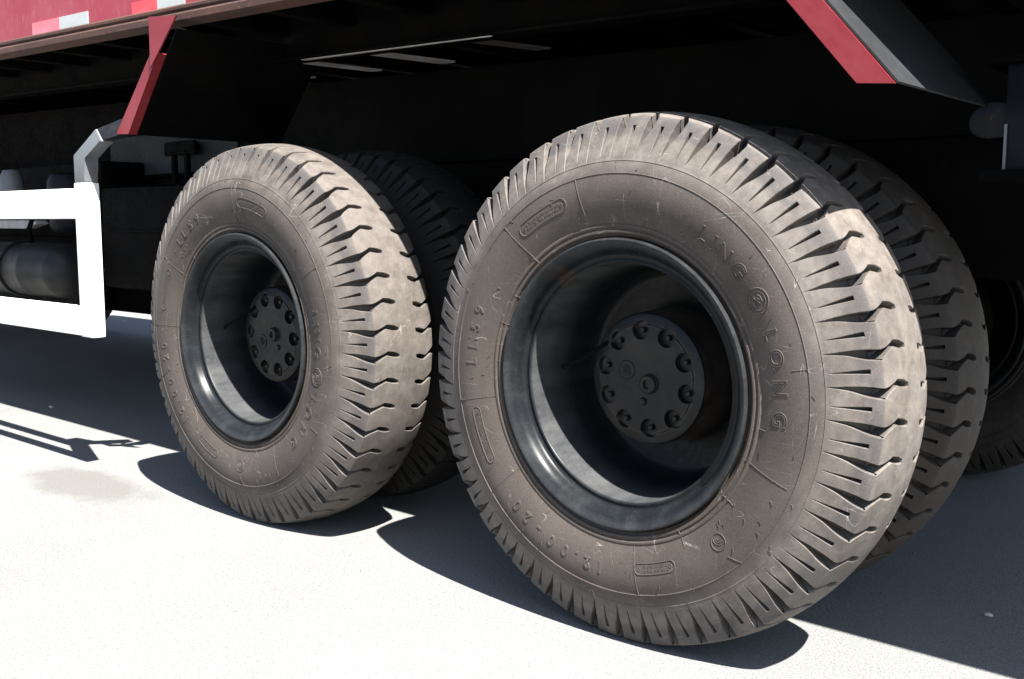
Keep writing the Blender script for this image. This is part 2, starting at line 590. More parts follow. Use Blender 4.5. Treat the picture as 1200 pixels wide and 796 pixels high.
def tyre_mesh(name, rot, squash=True):
    n, k = TA.shape
    K = k * NL
    rng = np.random.RandomState(int(abs(rot) * 10) + 3)
    wear = 1 - np.repeat(rng.uniform(0, .12, NL), k)[None, :]
    A = np.concatenate([TA + PITCH * j for j in range(NL)], 1)
    D = np.tile(TD, (1, NL)) * wear
    r = TP[:, :1] + TN[:, :1] * D
    y = TP[:, 1:] + TN[:, 1:] * D
    vs, fs = [], []
    idx = (np.arange(n)[:, None] * K + np.arange(K)[None, :])
    for half in (0, 1):
        a = np.radians(A + rot) if half == 0 else np.radians(-A - .6 + rot)
        yy = y if half == 0 else 2 * YT - y
        vs.append(np.stack([r * np.cos(a), yy, r * np.sin(a)], -1).reshape(-1, 3))
        i0 = idx[:-1]
        i1 = idx[1:]
        q = np.stack([i0, np.roll(i0, -1, 1), np.roll(i1, -1, 1), i1], -1).reshape(-1, 4)
        fs.append(q + half * n * K)
    V = np.concatenate(vs)
    Q = np.concatenate(fs)
    if squash:
        s_ = np.clip((-V[:, 2] - .34) / .2, 0, 1)
        s_ = s_ * s_ * (3 - 2 * s_) * np.clip(1 - np.abs(V[:, 0]) / .36, 0, 1) * np.clip((np.hypot(V[:, 0], V[:, 2]) - .435) / .06, 0, 1)
        V[:, 1] = YT + (V[:, 1] - YT) * (1 + .07 * s_)
        lim = -HUB + .0015
        V[:, 2] = np.where(V[:, 2] < lim, lim - (lim - V[:, 2]) * .03, V[:, 2])
    me = bpy.data.meshes.new(name)
    me.vertices.add(len(V))
    me.vertices.foreach_set('co', V.ravel())
    me.loops.add(Q.size)
    me.loops.foreach_set('vertex_index', Q.ravel())
    me.polygons.add(len(Q))
    me.polygons.foreach_set('loop_start', np.arange(0, Q.size, 4))
    me.update(calc_edges=True)
    me.validate()
    finish(me, 24)
    return me


def wrap(theta0, r0, u, v, h):
    """flat lettering (u along, v up, h out) laid on the sidewall; tops point outwards, reads clockwise"""
    t = math.radians(theta0) - u / r0
    r = r0 + v
    return (r * math.cos(t), sidewall_y(r) - h, r * math.sin(t))


def text_geo(ch, size, bold=.0, outline=None, depth=.0016):
    cu = bpy.data.curves.new('text', 'FONT')
    cu.body = ch
    cu.size = size
    cu.align_x = 'CENTER'
    cu.resolution_u = 4
    if outline:
        cu.fill_mode = 'NONE'
        cu.bevel_depth = outline
        cu.bevel_resolution = 1
    else:
        cu.offset = bold
        cu.extrude = depth / 2
        cu.bevel_depth = .0004
        cu.bevel_resolution = 1
    o = bpy.data.objects.new('text', cu)
    COL.objects.link(o)
    dg = bpy.context.evaluated_depsgraph_get()
    me = o.evaluated_get(dg).to_mesh()
    vs = [tuple(v.co) for v in me.vertices]
    fs = [tuple(p.vertices) for p in me.polygons]
    o.evaluated_get(dg).to_mesh_clear()
    bpy.data.objects.remove(o)
    bpy.data.curves.remove(cu)
    return vs, fs


def letters(chars, r0, size, bold=0, outline=None):
    """chars: list of (character, angle); one raised letter per object"""
    out = []
    for ch, th in chars:
        vs, fs = text_geo(ch, size, bold, outline)
        out.append(('letter', MB().add([wrap(th, r0, x, y - size * .36, z + .0004) for x, y, z in vs], fs)))
    return out


def ring_path(th, r0, ru, rv, n=24, sup=2.0):
    pts = []
    for k in range(n):
        a = 2 * math.pi * k / n
        c, s_ = math.cos(a), math.sin(a)
        u = ru * math.copysign(abs(c) ** (2 / sup), c)
        v = rv * math.copysign(abs(s_) ** (2 / sup), s_)
        pts.append(wrap(th, r0, u, v, .0003))
    return pts


def badge_mb(th, r0, hw, hh, seed):
    """rounded frame with two lines of small worn raised print"""
    rr = random.Random(seed)
    mb = MB()
    pts = []
    for (cx, a0) in ((hw - hh, -90), (-(hw - hh), 90)):
        for k in range(9):
            a = math.radians(a0 + 180 * k / 8)
            pts.append((cx + hh * math.cos(a), hh * math.sin(a)))
    dense = []
    for i in range(len(pts)):
        a, b = pts[i], pts[(i + 1) % len(pts)]
        L = math.hypot(a[0] - b[0], a[1] - b[1])
        m = max(1, int(L / .006))
        for k in range(m):
            dense.append((a[0] + (b[0] - a[0]) * k / m, a[1] + (b[1] - a[1]) * k / m))
    frame = MB().tube([wrap(th, r0, u, v, .0003) for u, v in dense], .0011, 6, True)
    for e in (-1, 1):
        mb.tube([wrap(th, r0, e * (hw - hh) + .003 * math.cos(a), .003 * math.sin(a), .0002) for a in np.linspace(0, 2 * math.pi, 9)[:-1]], .0008, 5, True)
    for line in (-.0042, .0042):
        u = -(hw - hh) + .008
        while u < hw - hh - .008:
            w = rr.uniform(.0025, .0045)
            for du in (0, w):
                if rr.random() < .85:
                    mb.tube([wrap(th, r0, u + du, line - .0026, .0002), wrap(th, r0, u + du, line + .0026, .0002)], .0006, 4)
            if rr.random() < .7:
                v = line + rr.choice((-.0024, 0, .0024))
                mb.tube([wrap(th, r0, u, v, .0002), wrap(th, r0, u + w, v, .0002)], .0006, 4)
            u += w + rr.uniform(.0025, .004)
    return [('badge_frame', frame), ('badge_print', mb)]


def rotated(mb, deg):
    c, s_ = math.cos(R(deg)), math.sin(R(deg))
    mb.v = [(x * c - z * s_, y, x * s_ + z * c) for x, y, z in mb.v]
    return mb


# sidewall marks in the frame of the near wheel
def sidewall_marks():
    out = []
    out += (letters([('L', 56.2), ('I', 52.0), ('N', 47.5), ('G', 40.8)], .374, .042, outline=.0010))
    out += (letters([('L', 20.6), ('O', 13.8), ('N', 5.4), ('G', -3.4)], .374, .042, outline=.0010))
    out += (letters([('1', -93.2), ('2', -98.2), ('.', -102.6), ('0', -107.2), ('0', -113.2), ('-', -119.2), ('2', -124.8), ('0', -130.2)], .386, .036, .0004))
    out += (letters([('L', 177.2), ('L', 171.8), ('5', 165.4), ('9', 159.2)], .386, .036, .0004))
    em = MB()
    out.append(('emblem_ring', MB().tube(ring_path(30.6, .374, .0235, .0235), .0013, 6, True)))
    out.append(('emblem_ring', MB().tube(ring_path(30.6, .374, .0175, .0175), .0010, 6, True)))
    for pts in ([(-.009, .006), (-.004, .010), (.005, .009), (.007, .004), (.002, .001), (-.005, -.002), (-.008, -.007), (-.002, -.011), (.008, -.008)],
                [(-.006, .002), (.0, .005), (.009, -.002), (.010, -.006)], [(-.011, -.002), (-.004, -.006), (.004, -.005)]):
        em.tube([wrap(30.6, .374, u, v, .0003) for u, v in pts], .0012, 6)
    out.append(('emblem', em))
    wv = MB()
    out.append(('emblem_ring', MB().tube(ring_path(-47.1, .373, .0165, .0165), .0010, 6, True)))
    for k in (0, 1, 2):
        rr = .0045 + .0045 * k
        wv.tube([wrap(-47.1, .373, -.002 - .009 * .3 + rr * math.cos(a), -.006 + rr * math.sin(a), .0003) for a in np.linspace(-.3, 2.2, 8)], .0009, 5)
    out.append(('emblem', wv))
    out += badge_mb(117.6, .389, .0690, .0135, 1)
    out += badge_mb(-157.0, .383, .0660, .0105, 2)
    out += badge_mb(-72.5, .375, .0500, .0110, 3)
    ml = MB()
    for a, r0, r1, da in ((101.6, .352, .429, 1.2), (128.9, .306, .430, 3.0), (72.8, .352, .429, -.8), (-170.0, .302, .429, .3), (-80.5, .320, .428, .5), (-20, .318, .418, -.6),
                          (-140, .317, .428, .4), (147, .303, .318, 0), (160, .303, .330, 0), (176, .303, .322, 0), (-100, .303, .330, 0), (-60, .303, .350, .5), (-36, .303, .345, .5), (-8, .33, .345, 0),
                          (10, .40, .429, 0), (-47, .405, .429, 2), (-118, .39, .429, .5), (35, .41, .429, 2)):
        out.append(('moulding_line', MB().tube([wrap(a + da * t, .38, 0, r0 + (r1 - r0) * t - .38, .0001) for t in np.linspace(0, 1, 8)], .0010, 5)))
    # short moulding whiskers
    rr = random.Random(4)
    for k in range(70):
        a = rr.uniform(0, 360)
        r0 = rr.uniform(.33, .45)
        l = rr.uniform(.003, .010)
        s_ = rr.uniform(-.8, .8)
        p = wrap(a, r0, 0, 0, 0)
        q = wrap(a + s_ * 1.2, r0, 0, l, .002)
        ml.tube([p, q], .0006, 4)
    out.append(('moulding_whiskers', ml))
    return out


# ---- rim and hub -------------------------------------------------
RIM = [(.2905, .030), (.2955, .014), (.2995, .006), (.3010, .0005), (.3000, -.0036), (.2972, -.0056), (.2935, -.0052), (.2895, -.0028), (.2850, .0010), (.2800, .0055), (.2755, .0110), (.2722, .0170),
       (.2700, .0235), (.2680, .0290), (.2655, .0325), (.2615, .0345), (.2585, .0345), (.2560, .0335), (.2530, .0332), (.2508, .0345), (.2492, .0375), (.2484, .0430), (.2478, .060), (.2460, .085),
       (.2440, .120), (.2420, .160), (.2400, .200), (.2380, .225), (.2330, .240), (.2250, .247)]
RIM_FAR = [(.2460, .262), (.2700, .2640), (.2960, .262), (.3010, .2560), (.3000, .249), (.290, .238), (.2905, .030)]


def disc_mb(holes):
    """wheel disc with hand holes"""
    mb = MB()
    n = 160
    prof = [(.2250, .247)] + [(r, .249 + (.235 - r) * .2) for r in np.linspace(.218, .158, 21)] + [(.120, .276)]
    vs = []
    for r, y in prof:
        for k in range(n):
            a = 2 * math.pi * k / n
            vs.append((r * math.cos(a), y, r * math.sin(a)))
    fs = []
    for i in range(len(prof) - 1):
        rm = (prof[i][0] + prof[i + 1][0]) / 2
        for k in range(n):
            da = ((k + .5) % 20 - 10) / n * 2 * math.pi
            if holes and (rm * da / .030) ** 2 + ((rm - .190) / .021) ** 2 < 1:
                continue
            l = (k + 1) % n
            fs.append((i * n + k, i * n + l, (i + 1) * n + l, (i + 1) * n + k))
    return mb.add(vs, fs)


def wheel_mb(holes):
    mb = MB()
    mb.lathe(RIM, 160)
    mb.lathe([RIM[-1]] + RIM_FAR, 160)
    return mb


HUBY = .112


def hub_mesh():
    """reduction hub: barrel, chamfered face, ten scalloped bolt pockets cut into it"""
    mb = MB()
    mb.lathe([(.0005, HUBY), (.060, HUBY), (.112, HUBY), (.1165, HUBY + .001), (.1185, HUBY + .004), (.121, HUBY + .0052), (.134, HUBY + .0065), (.1395, HUBY + .0095), (.1420, HUBY + .015), (.1425, HUBY + .04),
              (.146, HUBY + .09), (.150, HUBY + .165), (.0005, HUBY + .165)], 117)
    a = bpy.data.objects.new('hub_solid', mesh('hub_solid', mb, (0, 0, 0), 0))
    COL.objects.link(a)
    cb = MB()
    for k in range(10):
        t = R(36 * k + HUBROT)
        cb_ = MB().lathe([(.0001, HUBY - .02), (.0205, HUBY - .02), (.0205, HUBY + .010), (.0180, HUBY + .015), (.0001, HUBY + .016)], 23, c=(.1050 * math.cos(t), 0, .1050 * math.sin(t)))
        cb.add(cb_.v, cb_.f)
    b = bpy.data.objects.new('cutter', mesh('cutter', cb, (0, 0, 0), 0))
    COL.objects.link(b)
    for me in (a.data, b.data):
        bm = bmesh.new()
        bm.from_mesh(me)
        bmesh.ops.remove_doubles(bm, verts=list(bm.verts), dist=.0008)
        bmesh.ops.recalc_face_normals(bm, faces=list(bm.faces))
        bm.to_mesh(me)
        bm.free()
    md = a.modifiers.new('cut', 'BOOLEAN')
    md.object = b
    md.operation = 'DIFFERENCE'
    md.solver = 'EXACT'
    dg = bpy.context.evaluated_depsgraph_get()
    me = bpy.data.meshes.new_from_object(a.evaluated_get(dg))
    bpy.data.objects.remove(a)
    bpy.data.objects.remove(b)
    me.name = 'hub'
    finish(me, 30)
    return me


HUBROT = -11.5


def hexa(mb, x, y0, y1, z, r, rot=0):
    mb.lathe([(.0003, y0), (r * .8, y0), (r, y0 + .0015), (r, y1)], 6, c=(x, 0, z))
    return mb


def bolt_mesh():
    mb = MB()
    mb.lathe([(.0003, .004), (.0050, .004), (.0064, .0055), (.0064, .014)], 6)
    return mesh('bolt', mb, (0, 0, 0), 30)


wheel_data = None
wheel_disc_mesh = mesh('wheel', wheel_mb(True), (0, 0, 0), 35)
wheel_plain_mesh = mesh('wheel', wheel_mb(False), (0, 0, 0), 35)
for me_ in (wheel_disc_mesh, wheel_plain_mesh):
    me_.materials.append(M['rim'])
disc_data = {h: mesh('wheel_disc', disc_mb(h), (0, 0, 0), 35) for h in (True, False)}
hub_data = hub_mesh()
bolt_data = bolt_mesh()
plug = MB()
plug.lathe([(.0003, HUBY - .0045), (.0095, HUBY - .0045), (.0100, HUBY - .010), (.0170, HUBY - .011), (.0195, HUBY - .009), (.0205, HUBY - .004), (.0215, HUBY - .003), (.0225, HUBY + .002)], 32, c=(.012, 0, -.009))
plug_data = mesh('centre_plug', plug, (0, 0, 0), 30)
fp = MB()
fp.lathe([(.0003, HUBY - .006), (.0060, HUBY - .0055), (.0085, HUBY - .002), (.009, HUBY + .002)], 16, c=(-.002, 0, -.048))
fp_data = mesh('drain_plug', fp, (0, 0, 0), 30)
emb = MB()
emb.tube([(-.046 + .0195 * math.cos(a), HUBY - .0005, .016 + .0195 * math.sin(a)) for a in np.linspace(0, 2 * math.pi, 29)[:-1]], .0018, 6, True)
emb.lathe([(.0003, HUBY - .0012), (.0185, HUBY - .0012), (.019, HUBY + .001)], 24, c=(-.046, 0, .016))
for du in (-.008, 0, .008):
    emb.tube([(-.046 + du, HUBY - .0016, .016 - .011), (-.046 + du * .4, HUBY - .0016, .016 + .011)], .0016, 6)
for dv in (-.005, .005):
    emb.tube([(-.046 - .011, HUBY - .0016, .016 + dv), (-.046 + .011, HUBY - .0016, .016 + dv)], .0014, 6)
emb_data = mesh('hub_emblem', emb, (0, 0, 0), 30)


def valve_data():
    mb = MB()
    mb.tube([(-.200, .085, .010), (-.185, .085, .020), (-.15, .082, .030), (-.11, .10, .060), (-.096, .125, .075)], .0042, 8)
    return mesh('valve_stem', mb, (0, 0, 0), 40)


valve = valve_data()
marks_near = sidewall_marks()


def place_wheel(x, y, turn, rot=0, outer=False, dressed=False, tyre_me=None):
    """turn: the dished face looks to the near side (0) or to the far side (pi)"""
    root = bpy.data.objects.new('wheel', wheel_disc_mesh if dressed else wheel_plain_mesh)
    COL.objects.link(root)
    root.parent = truck
    if dressed and not rot:
        root.material_slots[0].link = 'OBJECT'
        root.material_slots[0].material = M['rim_rusty']
    root.rotation_euler = (0, 0, turn)
    pos = Vector((x, y, HUB))
    root.location = pos - WPOS['dump_truck']

    def kid(name, me, mat, roty=0, loc=(0, 0, 0)):
        if not me.materials:
            me.materials.append(mat)
        o = bpy.data.objects.new(name, me)
        COL.objects.link(o)
        o.parent = root
        o.location = loc
        o.rotation_euler = (0, roty, 0)
        return o
    hr = -R(45) if rot else 0
    trub = M['tyre_brown'] if rot else M['tyre']
    kid('tyre', tyre_me, trub if dressed else (M['tyre_dark'] if x == 0 else M['tyre_shaded']))
    kid('wheel_disc', disc_data[False], M['hub'])
    if outer:
        kid('hub', hub_data, M['hub'], hr)
        for k in range(10):
            t = R(36 * k + HUBROT) - hr
            kid('hub_bolt', bolt_data, M['hub'], 0, (.1050 * math.cos(t), HUBY + .0015, .1050 * math.sin(t)))
        kid('centre_plug', plug_data, M['hub'], hr)
        kid('drain_plug', fp_data, M['hub'], hr)
    if dressed:
        kid('hub_emblem', emb_data, M['hub'], hr)
        kid('valve_stem', valve, M['black'])
        for nm, mb in marks_near:
            key = nm + str(id(mb)) + str(rot)
            if key not in MARKS:
                MARKS[key] = mesh(nm, mb, (0, 0, 0), 40)
            o = kid(nm, MARKS[key], trub, -R(rot))
            if nm in ('badge_print', 'moulding_whiskers', 'emblem'):
                o['kind'] = 'stuff'
    return root


MARKS = {}
ROT1 = -42.26
place_wheel(0, 0, 0, 0, True, True, tyre_mesh('tyre', 4.8))
place_wheel(AX, 0, 0, ROT1, True, True, tyre_mesh('tyre', 4.8 + ROT1))
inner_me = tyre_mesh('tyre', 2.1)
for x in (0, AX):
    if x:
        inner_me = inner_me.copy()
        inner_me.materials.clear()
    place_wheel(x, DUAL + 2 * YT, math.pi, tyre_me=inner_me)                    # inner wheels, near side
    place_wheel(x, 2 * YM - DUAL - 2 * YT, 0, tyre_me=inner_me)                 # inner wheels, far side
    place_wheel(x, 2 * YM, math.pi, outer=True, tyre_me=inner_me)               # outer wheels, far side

# ---- running gear ------------------------------------------------
RAIL = (.82, 1.71)
SLOPE = -.0238
ax_pts = None
for x in (0, AX):
    mb = MB()
    mb.lathe([(.0005, .28), (.085, .28), (.085, .62), (.10, .64), (.10, .95), (.13, 1.02), (.13, 1.51), (.10, 1.58), (.10, 1.89), (.085, 1.91), (.085, 2.25), (.0005, 2.25)], 24, c=(x, 0, HUB))
    axl = obj('axle', mb, M['black'], truck)
    mb = MB()
    mb.lathe([(.0005, -.30), (.07, -.29), (.12, -.26), (.20, -.16), (.225, -.05), (.225, .06), (.20, .16), (.12, .24), (.0005, .25)], 28, 'x', c=(x, YM, HUB))
    obj('differential', mb, M['black'], axl)
    for y0 in (.66, 1.62):
        mb = MB()
        mb.lathe([(.0005, y0), (.19, y0), (.205, y0 + .01), (.205, y0 + .23), (.19, y0 + .24), (.0005, y0 + .24)], 40, c=(x, 0, HUB))
        obj('brake_drum', mb, M['black'], axl)

# leaf spring packs on a trunnion between the axles
for y in RAIL:
    s0 = MB()
    s0.box((AX / 2 - .16, y - .09, HUB - .12), (AX / 2 + .16, y + .09, HUB + .13), .02)
    sp = obj('spring_saddle', s0, M['black'], truck)
    for k in range(9):
        L = .66 - .06 * (8 - k)
        z0 = HUB + .13 + .019 * k
        pts = []
        lm = MB()
        xs = np.linspace(-L, L, 13)
        up = [(AX / 2 + x, z0 + .017 - .05 * (x / .66) ** 2) for x in xs]
        lo = [(AX / 2 + x, z0 - .05 * (x / .66) ** 2) for x in xs]
        vs = [(a, y - .045, b) for a, b in up] + [(a, y - .045, b) for a, b in lo] + [(a, y + .045, b) for a, b in up] + [(a, y + .045, b) for a, b in lo]
        m = 13
        fs = []
        for i in range(m - 1):
            fs += [(i, i + 1, m + i + 1, m + i), (2 * m + i + 1, 2 * m + i, 3 * m + i, 3 * m + i + 1), (i + 1, i, 2 * m + i, 2 * m + i + 1), (m + i, m + i + 1, 3 * m + i + 1, 3 * m + i)]
        fs += [(0, m, 3 * m, 2 * m), (m - 1, 3 * m - 1, 4 * m - 1, 2 * m - 1)]
        lm.add(vs, fs)
        obj('spring_leaf', lm, M['black'], sp)

# chassis rails: channels with flanges
for y, d in ((RAIL[0], 1), (RAIL[1], -1)):
    mb = MB()
    mb.box((-6.2, y - .004, Hz(.20)), (.98, y + .004, Hz(.53)))
    mb.box((-6.2, y + d * .004 - (0 if d > 0 else .076), Hz(.20)), (.98, y + d * .004 + (.076 if d > 0 else 0), Hz(.208)))
    mb.box((-6.2, y + d * .004 - (0 if d > 0 else .076), Hz(.522)), (.98, y + d * .004 + (.076 if d > 0 else 0), Hz(.53)))
    fr = obj('frame_rail', mb, M['black'], truck)
    for x in np.arange(-5.9, .9, .33):
        b = MB()
        b.lathe([(.0004, -.014), (.011, -.014), (.013, -.010), (.013, 0)], 6, c=(x, y - .004, Hz(.47)))
        obj('frame_bolt', b, M['black'], fr)
    mb = MB()
    mb.box((-6.0, y - .04, Hz(.532)), (.95, y + .04, Hz(.835)))
    mb.v = [(x, yy, z + (SLOPE * (x + 1.4) if z > Hz(.7) else 0)) for x, yy, z in mb.v]
    obj('subframe_beam', mb, M['black'], truck)
for x in (-5.2, -4.1, -3.0, -2.1, AX, AX / 2, 0, .55):
    mb = MB()
    mb.box((x - .05, RAIL[0] + .01, Hz(.24)), (x + .05, RAIL[1] - .01, Hz(.50)))
    obj('frame_crossmember', mb, M['black'], truck)
mb = MB()
mb.lathe([(.0005, -5.5), (.055, -5.5), (.055, AX - .3), (.0005, AX - .3)], 20, 'x', c=(0, YM, Hz(.12)))
obj('prop_shaft', mb, M['black'], truck)

# ---- cargo body ---------------------------------------------------
YB = 0.053
SLOPE = -.0238


def shear(mb):
    mb.v = [(x, y, z + SLOPE * (x + 2.78)) for x, y, z in mb.v]
    return mb


ZB = Hz(.965)              # bottom of the sill at x = -2.78
YF = 2 * YM - YB
XF, XR = -6.2, 1.75
mb = MB()
mb.box((XF, YB + .012, ZB + .036), (XR, YB + .018, ZB + 1.3))
body = obj('cargo_body', shear(mb), M['body'], truck)
mb = MB()
mb.box((XF, YF - .018, ZB + .036), (XR, YF - .012, ZB + 1.3))
obj('side_panel', shear(mb), M['body'], body)
mb = MB()
mb.box((XF, YB + .02, ZB + .075), (XR, YF - .02, ZB + .081))
obj('floor_panel', shear(mb), M['black'], body)
for x in (XF, XR):
    mb = MB()
    mb.box((x - .003, YB + .02, ZB + .085), (x + .003, YF - .02, ZB + 1.3))
    obj('end_panel', shear(mb), M['body'], body)
for y, d in ((YB, 1), (YF, -1)):
    mb = MB()
    # rolled edge: a lip, a groove and the angle below it
    prof = [(0.010, .050), (.004, .044), (.004, .036), (.011, .032), (.006, .026), (.000, .020), (.000, .002), (.004, 0), (.075, 0), (.075, .008), (.02, .008), (.02, .050)]
    mb.prism([(XF, y + d * a, ZB + b) for a, b in prof], (XR - XF, 0, 0))
    obj('sill', shear(mb), M['rust'], body)
for y in (.44, 2 * YM - .44):
    mb = MB()
    mb.box((XF, y - .035, ZB - .083), (XR, y + .035, ZB - .075))
    mb.box((XF, y - .004, ZB - .075), (XR, y + .004, ZB + .068))
    mb.box((XF, y - .035, ZB + .068), (XR, y + .035, ZB + .074))
    obj('floor_beam', shear(mb), M['black'], body)
for k, x in enumerate(np.arange(-6.0, 1.7, .335)):
    for (y0, y1) in ((YB + .08, .43), (.45, .80), (.85, 1.68), (1.73, YF - .08)):
        mb = MB()
        mb.box((x - .025, y0, ZB + .0), (x + .025, y1, ZB + .072))
        obj('floor_crossmember', shear(mb), M['black'], body)
# flat bars between floor beam and subframe; bounce light is in their tones
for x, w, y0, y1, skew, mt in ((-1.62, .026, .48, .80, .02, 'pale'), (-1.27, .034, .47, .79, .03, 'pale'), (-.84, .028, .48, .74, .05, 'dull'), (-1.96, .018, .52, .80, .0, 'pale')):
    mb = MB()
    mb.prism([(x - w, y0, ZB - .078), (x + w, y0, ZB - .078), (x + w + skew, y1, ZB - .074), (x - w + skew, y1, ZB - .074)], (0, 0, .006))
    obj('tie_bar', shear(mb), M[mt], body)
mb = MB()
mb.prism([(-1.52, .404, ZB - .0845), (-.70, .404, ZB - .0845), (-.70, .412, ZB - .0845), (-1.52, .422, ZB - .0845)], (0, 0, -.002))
obj('bounce_lit_strip', shear(mb), M['pale'], body)  # pale strip painting the bounce light on the beam's lower lip


def tape(x0, x1, z0, mat, h=.049):
    k = 1.031
    f = lambda v: CAM.x + (v - CAM.x) * k
    a, b = f(x0), f(x1)
    zz = CAM.z + (z0 + HUB - CAM.z) * k
    mb = MB()
    mb.box((a, YB + .0095, zz), (b, YB + .0125, zz + h))
    mb.v = [(x, y, z + SLOPE * (x - a)) for x, y, z in mb.v]
    obj('reflective_tape', mb, mat, body)


tape(-2.533, -2.331, .984, M['tape_pink'])
tape(-2.328, -2.130, .979, M['tape_white'])
tape(-1.850, -1.704, .962, M['tape_red'])
tape(-1.701, -1.551, .957, M['tape_white'])
tape(-3.60, -3.40, 1.010, M['tape_red'])
tape(-3.397, -3.20, 1.005, M['tape_white'])
tape(-.62, -.42, .935, M['tape_red'])
tape(-.417, -.22, .930, M['tape_white'])

# ---- fenders: a red channel carrying a slanted black panel ---------
def fender(pts_front, y0, ret, panel_line, depth, gusset, pmat):
    br = MB()
    br.prism([(x, y0, Hz(z)) for x, z in pts_front], (0, .004, 0))
    n = len(pts_front)
    o = obj('fender_bracket', br, M['red'], truck)
    if ret:
        (xa, za), (xb, zb) = ret
        rb = MB()
        nx, nz = -(zb - za), (xb - xa)
        l = math.hypot(nx, nz)
        nx, nz = nx / l * .004, nz / l * .004
        rb.prism([(xa, y0 + .0045, Hz(za)), (xb, y0 + .0045, Hz(zb)), (xb, y0 + .032, Hz(zb)), (xa, y0 + .032, Hz(za))], (nx, 0, nz))
        obj('bracket_flange', rb, M['red'], o)
    (xa, za), (xb, zb) = panel_line
    nx, nz = (zb - za), -(xb - xa)
    l = math.hypot(nx, nz)
    nx, nz = nx / l * .004, nz / l * .004
    pm = MB()
    ys = y0 + (.029 if ret else .0045)
    pm.prism([(xa, ys, Hz(za)), (xb, ys, Hz(zb)), (xb, y0 + depth, Hz(zb)), (xa, y0 + depth, Hz(za))], (nx, 0, nz))
    obj('fender_panel', pm, M[pmat], o)
    # folded lip along the lower edge
    lip = MB()
    lip.prism([(xa, ys, Hz(za) - .001), (xa, y0 + depth, Hz(za) - .001), (xa - math.copysign(.012, xb - xa) * .0, y0 + depth, Hz(za) - .012), (xa, ys, Hz(za) - .012)], (.003, 0, 0))
    if gusset:
        gm_ = MB()
        gm_.prism([(x, y0 - .009, Hz(z)) for x, z in gusset], (0, .005, 0))
        obj('gusset', gm_, M['red'], o)
    return o


fender([(-1.956, .613), (-1.882, .609), (-1.690, .838), (-1.672, .862), (-1.712, .862)], -.002, ((-1.882, .609), (-1.690, .838)),
       ((-1.880, .610), (-1.628, .911)), .58, [(-1.718, .948), (-1.566, .933), (-1.719, .798)], 'black')  # panel darker than its twin; its shade is put into the colour
fender([(.487, .563), (.552, .557), (.225, .935), (.160, .943)], -.002, None, ((.5535, .5575), (.20, .964)), .56, None, 'panel')

# ---- side guard -----------------------------------------------------
GY = -.040
kf = (GY + 1.69989) / 1.69989


def gp(x, z):
    return (CAM.x + (x - CAM.x) * kf, CAM.z + (z + HUB - CAM.z) * kf)


mb = MB()
x0, z0 = -2.183, -.056 + HUB
x1, z1 = -2.104, .462 + HUB
mb.box((x0, GY, z0), (x1, GY + .050, z1), .006)
guard = obj('side_guard', mb, M['white'], truck)
for za, zb in ((.343, .447), (-.062, .040)):
    mb = MB()
    a, b = gp(-3, za)[1], gp(-3, zb)[1]
    mb.box((-5.6, GY + .001, a), (x0 - .001, GY + .032, b), .005)
    obj('guard_rail', mb, M['white'], guard)
mb = MB()
mb.box((-5.0, GY + .002, z0 + .1), (-4.9, GY + .048, z1 - .14))
obj('guard_post', mb, M['white'], guard)
# post top with its shade put into the grey, and its bent square arm
arm = MB()
arm.prism([(x, GY + .002, Hz(z)) for x, z in ((x0 + .002, .4625), (x1 - .002, .4625), (x1 - .002, .546), (-1.985, .590), (-2.022, .632), (x0 + .002, .553))], (0, .046, 0), .006)
obj('guard_arm', arm, M['grey_steel'], guard)
arm = MB()
arm.prism([(-1.986, GY + .006, Hz(.593)), (-1.87, GY + .10, Hz(.640)), (-1.905, GY + .10, Hz(.690)), (-2.020, GY + .006, Hz(.632))], (.002, .04, 0), .004)
obj('guard_arm', arm, M['blue'], guard)

# ---- tanks and boxes between the axles ------------------------------
mb = MB()
TYY, TZ, TR = .42, Hz(.118), .120
mb.lathe([(.0005, -4.7), (.10, -4.69), (TR, -4.64), (TR, -3.46), (TR + .004, -3.455), (TR + .004, -3.44), (TR, -3.435), (TR, -3.205), (TR - .004, -3.19), (.10, -3.165), (.07, -3.14), (.03, -3.127), (.0005, -3.124)], 48, 'x', c=(0, TYY, TZ))
tank = obj('air_tank', mb, M['tank'], truck)
for x in (-4.4, -3.62):
    mb = MB()
    mb.tube([(x, TYY + (TR + .006) * math.cos(a), TZ + (TR + .006) * math.sin(a)) for a in np.linspace(0, 2 * math.pi, 33)[:-1]], .006, 6, True)
    obj('tank_strap', mb, M['tank'], tank)
mb = MB()
mb.tube([(-3.50, TYY - .02, TZ + TR), (-3.50, TYY - .03, TZ + TR + .06), (-3.46, TYY - .01, TZ + TR + .16), (-3.50, TYY + .2, TZ + TR + .25)], .011, 8)
obj('air_hose', mb, M['black'], tank)
mb = MB()
mb.lathe([(.0005, -.135), (.06, -.13), (.085, -.10), (.09, .09), (.075, .125), (.03, .135), (.0005, .135)], 32, 'z', c=(-3.33, .50, Hz(.415)))
obj('filter_canister', mb, M['blue'], truck)
mb = MB()
mb.prism([(-4.3, .50, Hz(.30)), (-3.80, .50, Hz(.30)), (-3.66, .50, Hz(.325)), (-3.70, .50, Hz(.340)), (-4.3, .50, Hz(.340))], (0, .20, 0), .004)
obj('step_bracket', mb, M['pale'], truck)
mb = MB()
mb.lathe([(.0005, 0), (.055, 0), (.06, .02), (.05, .10), (.035, .13), (.0005, .135)], 24, 'z', c=(-3.72, .42, Hz(.44)))
obj('air_dryer', mb, M['grey_steel'], truck)
mb = MB()
mb.box((-4.9, .56, Hz(.26)), (-3.15, .80, Hz(.60)), .02)
obj('tool_box', mb, M['black'], truck)
mb = MB()
mb.box((-3.02, .48, Hz(.050)), (-2.36, .79, Hz(.48)), .035)
bb = obj('battery_box', mb, M['black'], truck)
mb = MB()
